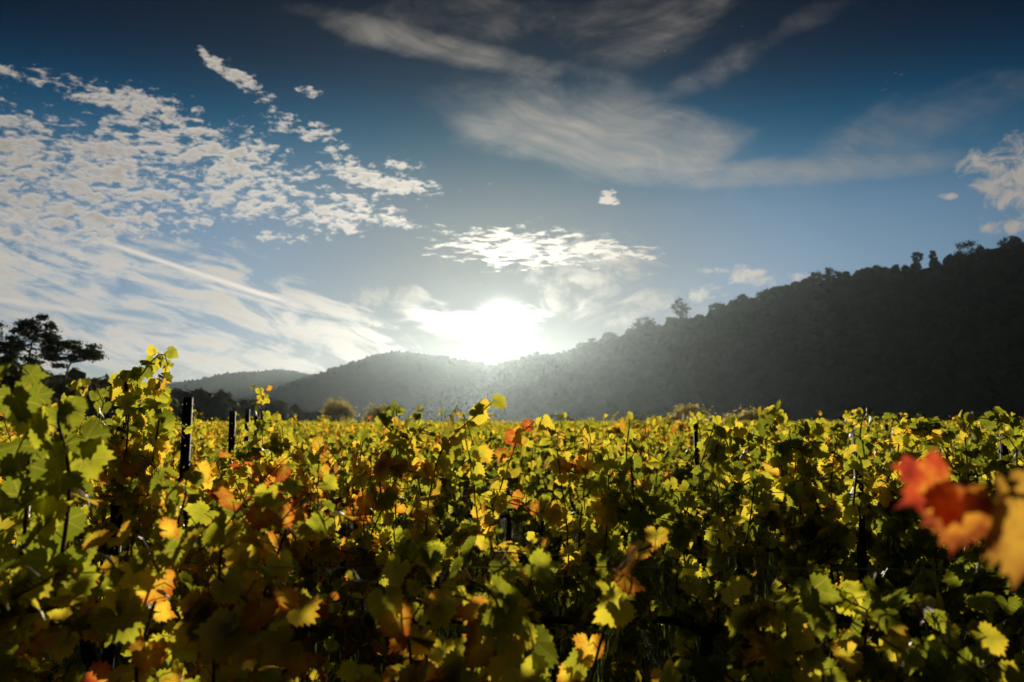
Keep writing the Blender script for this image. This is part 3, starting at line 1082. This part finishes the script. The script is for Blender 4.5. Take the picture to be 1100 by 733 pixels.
def hero_extra(k, i, x, y):
    """extra shoots of particular vines, in the vine's own coordinates"""
    W = lambda px, py, d: tuple(np.array(at(px, py, d)) - np.array([x, y, 0]))
    if (k, i) == (1, -2):
        return [([W(150, 560, 3.75), W(158, 470, 3.72), W(146, 420, 3.7), W(160, 392, 3.68), W(176, 380, 3.66), W(184, 410, 3.62)], .058, .05),
                ([W(130, 540, 3.7), W(138, 450, 3.62), W(134, 412, 3.6), W(150, 402, 3.58)], .066, .06),
                ([W(160, 520, 3.6), W(172, 440, 3.56), W(168, 410, 3.5), W(182, 428, 3.46)], .066, .05)]
    if (k, i) == (1, 0):
        return [([W(455, 600, 3.5), W(462, 530, 3.45), W(478, 478, 3.42), W(520, 440, 3.40), W(530, 432, 3.4)], .072, .05)]
    if (k, i) == (1, 1):
        return [([W(668, 560, 3.8), W(672, 490, 3.78), W(676, 450, 3.76), W(664, 446, 3.74)], .055, .05)]
    if (k, i) == (1, 2):
        return [([W(915, 560, 3.6), W(922, 490, 3.58), W(926, 450, 3.56), W(932, 442, 3.55)], .062, .05)]
    if (k, i) == (0, -2):
        return [([W(20, 640, 1.75), W(30, 520, 1.72), W(28, 430, 1.7), W(14, 396, 1.68)], .07, .07),
                ([W(60, 640, 1.7), W(75, 520, 1.66), W(62, 450, 1.6), W(72, 432, 1.58)], .070, .06)]
    if (k, i) == (0, 0):
        return [([W(560, 760, 1.7), W(545, 690, 1.62), W(530, 640, 1.58), W(500, 622, 1.56)], .068, .06),
                ([W(470, 780, 1.75), W(520, 690, 1.7), W(566, 640, 1.66), W(570, 600, 1.66)], .062, .06)]
    return []


def place_x(k, i):
    return (i + (.30, -.06, .2)[k % 3]) * VINE_STEP if k else (-1.62, -.72, .12, 1.02, 1.80, 2.7)[i + 2]


count = 0
for k in (0, 1):
    y = ROW0 + k * ROW_STEP
    for i in range(-2 - k, 3 + k):
        x = place_x(k, i)
        if abs(x) > .66 * y + .75: continue
        top = (lambda xx, x=x, k=k: TOPS[k](xx + x))
        vine_with_parts(NEAR_LABELS.get((k, i), 'leafy grapevine of the second row'), 'grapevines of the two nearest rows', (x, y, 0),
                        np.random.default_rng(1000 + 37 * k + i), top, width=1.0, stage=STAGE.get((k, i)), extra=hero_extra(k, i, x, y), density=DENS.get((k, i), 1.15), big=1.0 if k else .92, low=6)
        count += 1

# --- third and fourth rows: full detail, mostly repeats of six vines
rows_hi = []
for k in (2, 3, 4):
    y = ROW0 + k * ROW_STEP
    n = int((.66 * y + 1.0) / VINE_STEP) + 1
    for i in range(-n, n + 1):
        x = place_x(k, i) + vr.normal(0, .05)
        if abs(x) < .66 * y + 1.0: rows_hi.append((k, x, y))


def copy_tree(o):
    c = o.copy(); COL.objects.link(c)
    for ch in o.children:
        d = ch.copy(); COL.objects.link(d); d.parent = c
    return c


protos = []
for k, x, y in rows_hi:
    grp = 'grapevines of the %s row' % ORD[k]
    lab = 'yellow and green grapevine in the %s row back from the camera' % ORD[k]
    if k == 2:
        vine_with_parts(lab, grp, (x, y, 0), np.random.default_rng(int(5000 + x * 100)), (lambda xx, x=x: TOPS[2](xx + x)), width=1.0, low=3)
    else:
        if len(protos) < 7:
            o = vine_with_parts(lab, grp, (x, y, 0), np.random.default_rng(700 + len(protos)), wavy(len(protos)), width=1.0)
            protos.append(o)
        else:
            o = copy_tree(protos[vr.integers(0, len(protos))])
            o.location = (x, y, 0)
            tag(o, lab, 'grapevine', grp)
            o.scale = (vr.choice([-1, 1]), vr.choice([-1, 1]), vr.uniform(.96, 1.05))
    count += 1

# --- fifth row on: one mesh per vine, fourteen different vines repeated
mids = []
for s in range(14):
    w, c, f = vine_geometry(np.random.default_rng(800 + s), wavy(50 + s), 1, width=1.0, density=.95)
    mb = MB()
    for part, mi in [(w, 0)] + [(q, 1) for q in c]:
        mb.add(np.vstack(part.v), np.vstack(part.t), mi)
    mb.add(np.vstack(f.v), np.vstack(f.t), 2, np.vstack(f.uv))
    mids.append(mb.mesh('grapevine', [M['wood'], M['cane'], M['leaf_far']], True, True))
k = 5
while True:
    y = ROW0 + k * ROW_STEP
    n = int((.66 * y + 1.2) / VINE_STEP) + 1
    xs = [x for x in ((i + (k % 3) * .33) * VINE_STEP + vr.normal(0, .05) for i in range(-n, n + 1)) if abs(x) < .66 * y + 1.2]
    if count + len(xs) > 300: break
    for x in xs:
        o = link('grapevine', mids[vr.integers(0, len(mids))], None, (x, y, 0))
        o.scale = (vr.choice([-1, 1]), vr.choice([-1, 1]), vr.uniform(.92, 1.08))
        o.color = (1 + float(np.clip(-.010 * x + vr.normal(0, .05), -.15, .15)), 1, 1, 1)
        tag(o, 'small yellow grapevine in the %s row back from the camera' % ORD[k], 'grapevine', 'grapevines of the %s row' % ORD[k])
    count += len(xs)
    k += 1

# --- all rows beyond: one mass
fr = np.random.default_rng(55)
pos, sz = [], []
y = ROW0 + k * ROW_STEP
far_y0 = y
wb = MB()
while y < 128:
    half = .68 * y + 6
    ln = 2 * half
    per = 58 if y < 50 else (34 if y < 80 else 20)
    n = int(ln / VINE_STEP * per)
    x = fr.uniform(-half, half, n)
    bump = .10 * fbm(x, np.full(n, y), int(y * 7), 3, .9) + .05 * fbm(x, np.full(n, y), int(y * 3), 2, 4.0)
    t = fr.random(n) ** .6
    z = ZC - .1 + (1.54 + bump - ZC + .1) * t + (fr.random(n) < .05) * fr.uniform(0, .30, n)
    pos.append(np.stack([x, y + fr.normal(0, .16, n), z], 1))
    sz.append(np.full(n, .086 if y < 50 else (.105 if y < 80 else .13)) * fr.uniform(.7, 1.25, n))
    for q in np.arange(-half, half, VINE_STEP):
        a = q + fr.normal(0, .06)
        wb.tube([(a, y, -.1), (a + .03, y, .5), (a, y, 1.1)], [.04, .03, .015], 3, 0, cap=False)
    y += ROW_STEP
pos, sz = np.concatenate(pos), np.concatenate(sz)
n = len(pos)
nrm = np.array([0, -.4, .4]) + unit(fr, n) * 1.0
nrm[:, 1] *= np.where(fr.random(n) < .5, 1, -1)
mb = MB()
mb.add(np.vstack(wb.v), np.vstack(wb.t), 0)
scatter(mb, LEAF_LOW, pos, frames(nrm, np.array([0, 0, -1.0]) + unit(fr, n) * .8), sz, fr, 1)
tag(link('vine_rows', mb.mesh('vine_rows', [M['wood'], M['leaf_far']], True, True)),
    'golden rows of grapevines filling the vineyard out to the bushes', 'grapevines', kind='stuff')


# ---------------------------------------------------------------- leaves close to the lens at the right edge
def close_cane():
    owner = [o for o in bpy.data.objects if o.get('label') == NEAR_LABELS[(0, 2)]][0]
    r = np.random.default_rng(77)
    L0 = owner.location
    P = [tuple(Vector(p) - L0) for p in (at(1210, 800, 1.5), at(1190, 640, 1.05), at(1125, 535, .80), at(1062, 522, .75), at(1030, 520, .74))]
    c = MB()
    c.tube(spline(P, 14), np.linspace(.0045, .002, 14), 8)
    link('cane', c.mesh('cane', [M['cane']], True), owner)

    def leaf(px, py, d, size, nrm, tip, mat, label):
        V, T, UV = leaf_template(44, r)
        p = Vector(at(px, py, d)) - L0
        F = frames(np.array([nrm], float), np.array([tip], float))[0]
        W = V @ F.T * size + np.array(p)
        o = link('leaf', make_mesh('leaf', W, T, [mat], uv=UV, smooth_shade=True), owner)
        o['label'] = label
    leaf(1012, 522, .74, .042, (.35, -.8, .45), (-.9, .1, -.45), CLOSE['red'], 'blurred red and orange leaf')
    leaf(1030, 545, .72, .039, (-.5, -.9, .1), (-.15, .1, -1.0), CLOSE['amber'], 'blurred amber leaf with a red edge')
    leaf(1092, 550, .70, .058, (.3, -1.0, .2), (-.10, .1, -1.0), CLOSE['gold'], 'blurred golden brown leaf')
    leaf(1115, 515, .80, .037, (.1, -1.0, .6), (.5, .1, -.8), CLOSE['gold'], 'blurred small golden leaf')


def close_leaf_material(name, stops, fstops):
    m, nt, out = material(name)
    sp = nt.nodes.new('ShaderNodeSeparateXYZ')
    nt.links.new(coord(nt, 'UV').s, sp.inputs[0])
    u, v = E(sp.outputs[0]), E(sp.outputs[1])
    f = noise(vec(u * 1.6, v * 1.6, 3.0), 1.0, 4.0, 0.6) * 1.5 - .35 + E.m('SQRT', u * u + v * v) * .25
    leaf_surface(nt, out, ramp(f, stops), ramp(f, fstops), gloss=.06)
    return m


CLOSE = {
    'red': close_leaf_material('red_vine_leaf', [(.15, (.58, .34, .03)), (.38, (.54, .20, .025)), (.55, (.42, .06, .018)), (.72, (.24, .025, .015)), (.9, (.10, .02, .012))], [(.3, (.22, .07, .01)), (.7, (.16, .012, .008))]),
    'amber': close_leaf_material('amber_vine_leaf', [(.2, (.52, .30, .03)), (.45, (.42, .17, .02)), (.62, (.20, .05, .012)), (.85, (.12, .02, .01))], [(.3, (.2, .09, .01)), (.7, (.14, .03, .01))]),
    'gold': close_leaf_material('gold_vine_leaf', [(.2, (.42, .27, .03)), (.5, (.34, .19, .025)), (.75, (.18, .08, .015))], [(.3, (.18, .10, .012)), (.7, (.13, .06, .012))]),
}
close_cane()


# ---------------------------------------------------------------- trellis posts and wires
def post_mesh(h, w):
    """an open steel channel with a column of wire holes, hooks on both edges"""
    mb = MB()
    d, t = w * .6, .003
    hole, pitch = .010, .14
    # web: two strips joined by bridges, leaving the holes open
    s = (w - hole) / 2
    for sx in (-1, 1):
        mb.box((sx * (hole / 2 + s / 2), 0, h / 2 - .25), (s, t, h + .5))
    z = .05
    while z < h:
        top = min(z + pitch - hole, h)
        mb.box((0, 0, (z + top) / 2), (hole, t, top - z))
        z += pitch
    for sx in (-1, 1):
        mb.box((sx * (w / 2 - t / 2), d / 2 + t / 2 + .0005, h / 2 - .25), (t, d, h + .499))
        mb.box((sx * (w / 2 - t / 2 - .006), d + t * 1.5 + .001, h / 2 - .25), (.014, t, h + .498))
    return mb


def hook_mesh(mb, h, w):
    for z in np.arange(.6, h, .25):
        for sx in (-1, 1):
            mb.box((sx * (w / 2 + .005), w * .3, z), (.010, .016, .005))
            mb.box((sx * (w / 2 + .009), w * .3, z + .008), (.003, .016, .014))


GP = 'dark metal trellis posts'
for px, pt, d, w, lab in [
        (128, 401, 3.99, .045, 'dark trellis post half hidden by the tallest vine shoot'),
        (198, 428, 5.60, .056, 'dark trellis post standing clearest, right of the tallest vine shoot'),
        (249, 442, 7.75, .052, 'middle sized dark post, left one of the close trio'),
        (265, 440, 9.85, .050, 'slim dark post, central one of the close trio'),
        (275, 444, 7.9, .042, 'thin post wrapped by leaves, right one of the close trio'),
        (921, 466, 3.75, .032, 'dark trellis post under the leafy tip at the right'),
        (750, 453, 5.75, .028, 'short dark post right of centre at the foot of the wide olive bush'),
        (772, 448, 17.9, .05, 'tiny dark post right of the wide olive bush'),
        (952, 456, 13.9, .055, 'tiny dark post between the right post and the blurred red leaf'),
        (1072, 466, 3.8, .030, 'dark post at the right edge above the blurred golden leaf')]:
    p = at(px, pt, d)
    root = bpy.data.objects.new('trellis_post', None)
    COL.objects.link(root)
    off = .24 if px < 400 else .0
    root.location = (p.x * (p.y - off) / p.y, p.y - off, 0)
    root.rotation_euler = (0, R(vr.normal(0, .6)), R(vr.normal(0, 6)))
    tag(root, lab, 'post', GP)
    pm = post_mesh(p.z, w)
    hook_mesh(pm, p.z, w)
    link('channel', pm.mesh('channel', [M['steel']]), root)

GW = 'steel trellis wires'
for k in range(4):
    y = ROW0 + k * ROW_STEP
    half = .66 * y + 2.2
    for h, hl in ((ZC, 'lowest'), (1.12, 'middle'), (1.42, 'upper')):
        mb = MB()
        xs = np.linspace(-half, half, 24)
        sag = .012 * np.cos(xs * 1.1 + k) - .01
        mb.tube(np.stack([xs, np.full(24, y + .012), h + .014 + sag], 1), .0016, 5)
        tag(link('trellis_wire', mb.mesh('trellis_wire', [M['wire']], True)), '%s thin steel wire strung along the %s row of vines' % (hl, ORD[k]), 'wire', GW)

# ---------------------------------------------------------------- grass between the rows
gr = np.random.default_rng(91)
mb = MB()
n = 26000
yy = gr.uniform(.6, 13, n)
xx = gr.uniform(-1, 1, n) * (.7 * yy + 1.5)
keep = fbm(xx, yy, 5, 2, .8) > -.75
xx, yy = xx[keep], yy[keep]
n = len(xx)
hh = gr.uniform(.10, .48, n)
aa = gr.uniform(0, 6.28, n)
dx, dy = np.cos(aa), np.sin(aa)
ben = gr.uniform(.2, .8, n) * hh
w = .0055
B = np.stack([xx, yy, np.full(n, -.02)], 1)
side = np.stack([-dy, dx, np.zeros(n)], 1) * w
midp = B + np.stack([dx * ben * .35, dy * ben * .35, hh * .6], 1)
tipp = B + np.stack([dx * ben, dy * ben, hh], 1)
V = np.stack([B - side, B + side, midp - side * .8, midp + side * .8, tipp], 1).reshape(-1, 3)
T = (np.array([(0, 1, 3), (0, 3, 2), (2, 3, 4)])[None] + (np.arange(n) * 5)[:, None, None]).reshape(-1, 3)
mb.add(V, T)
tag(link('grass', mb.mesh('grass', [M['grass']])), 'thin grass growing on the soil between the nearest rows', 'grass', kind='stuff')
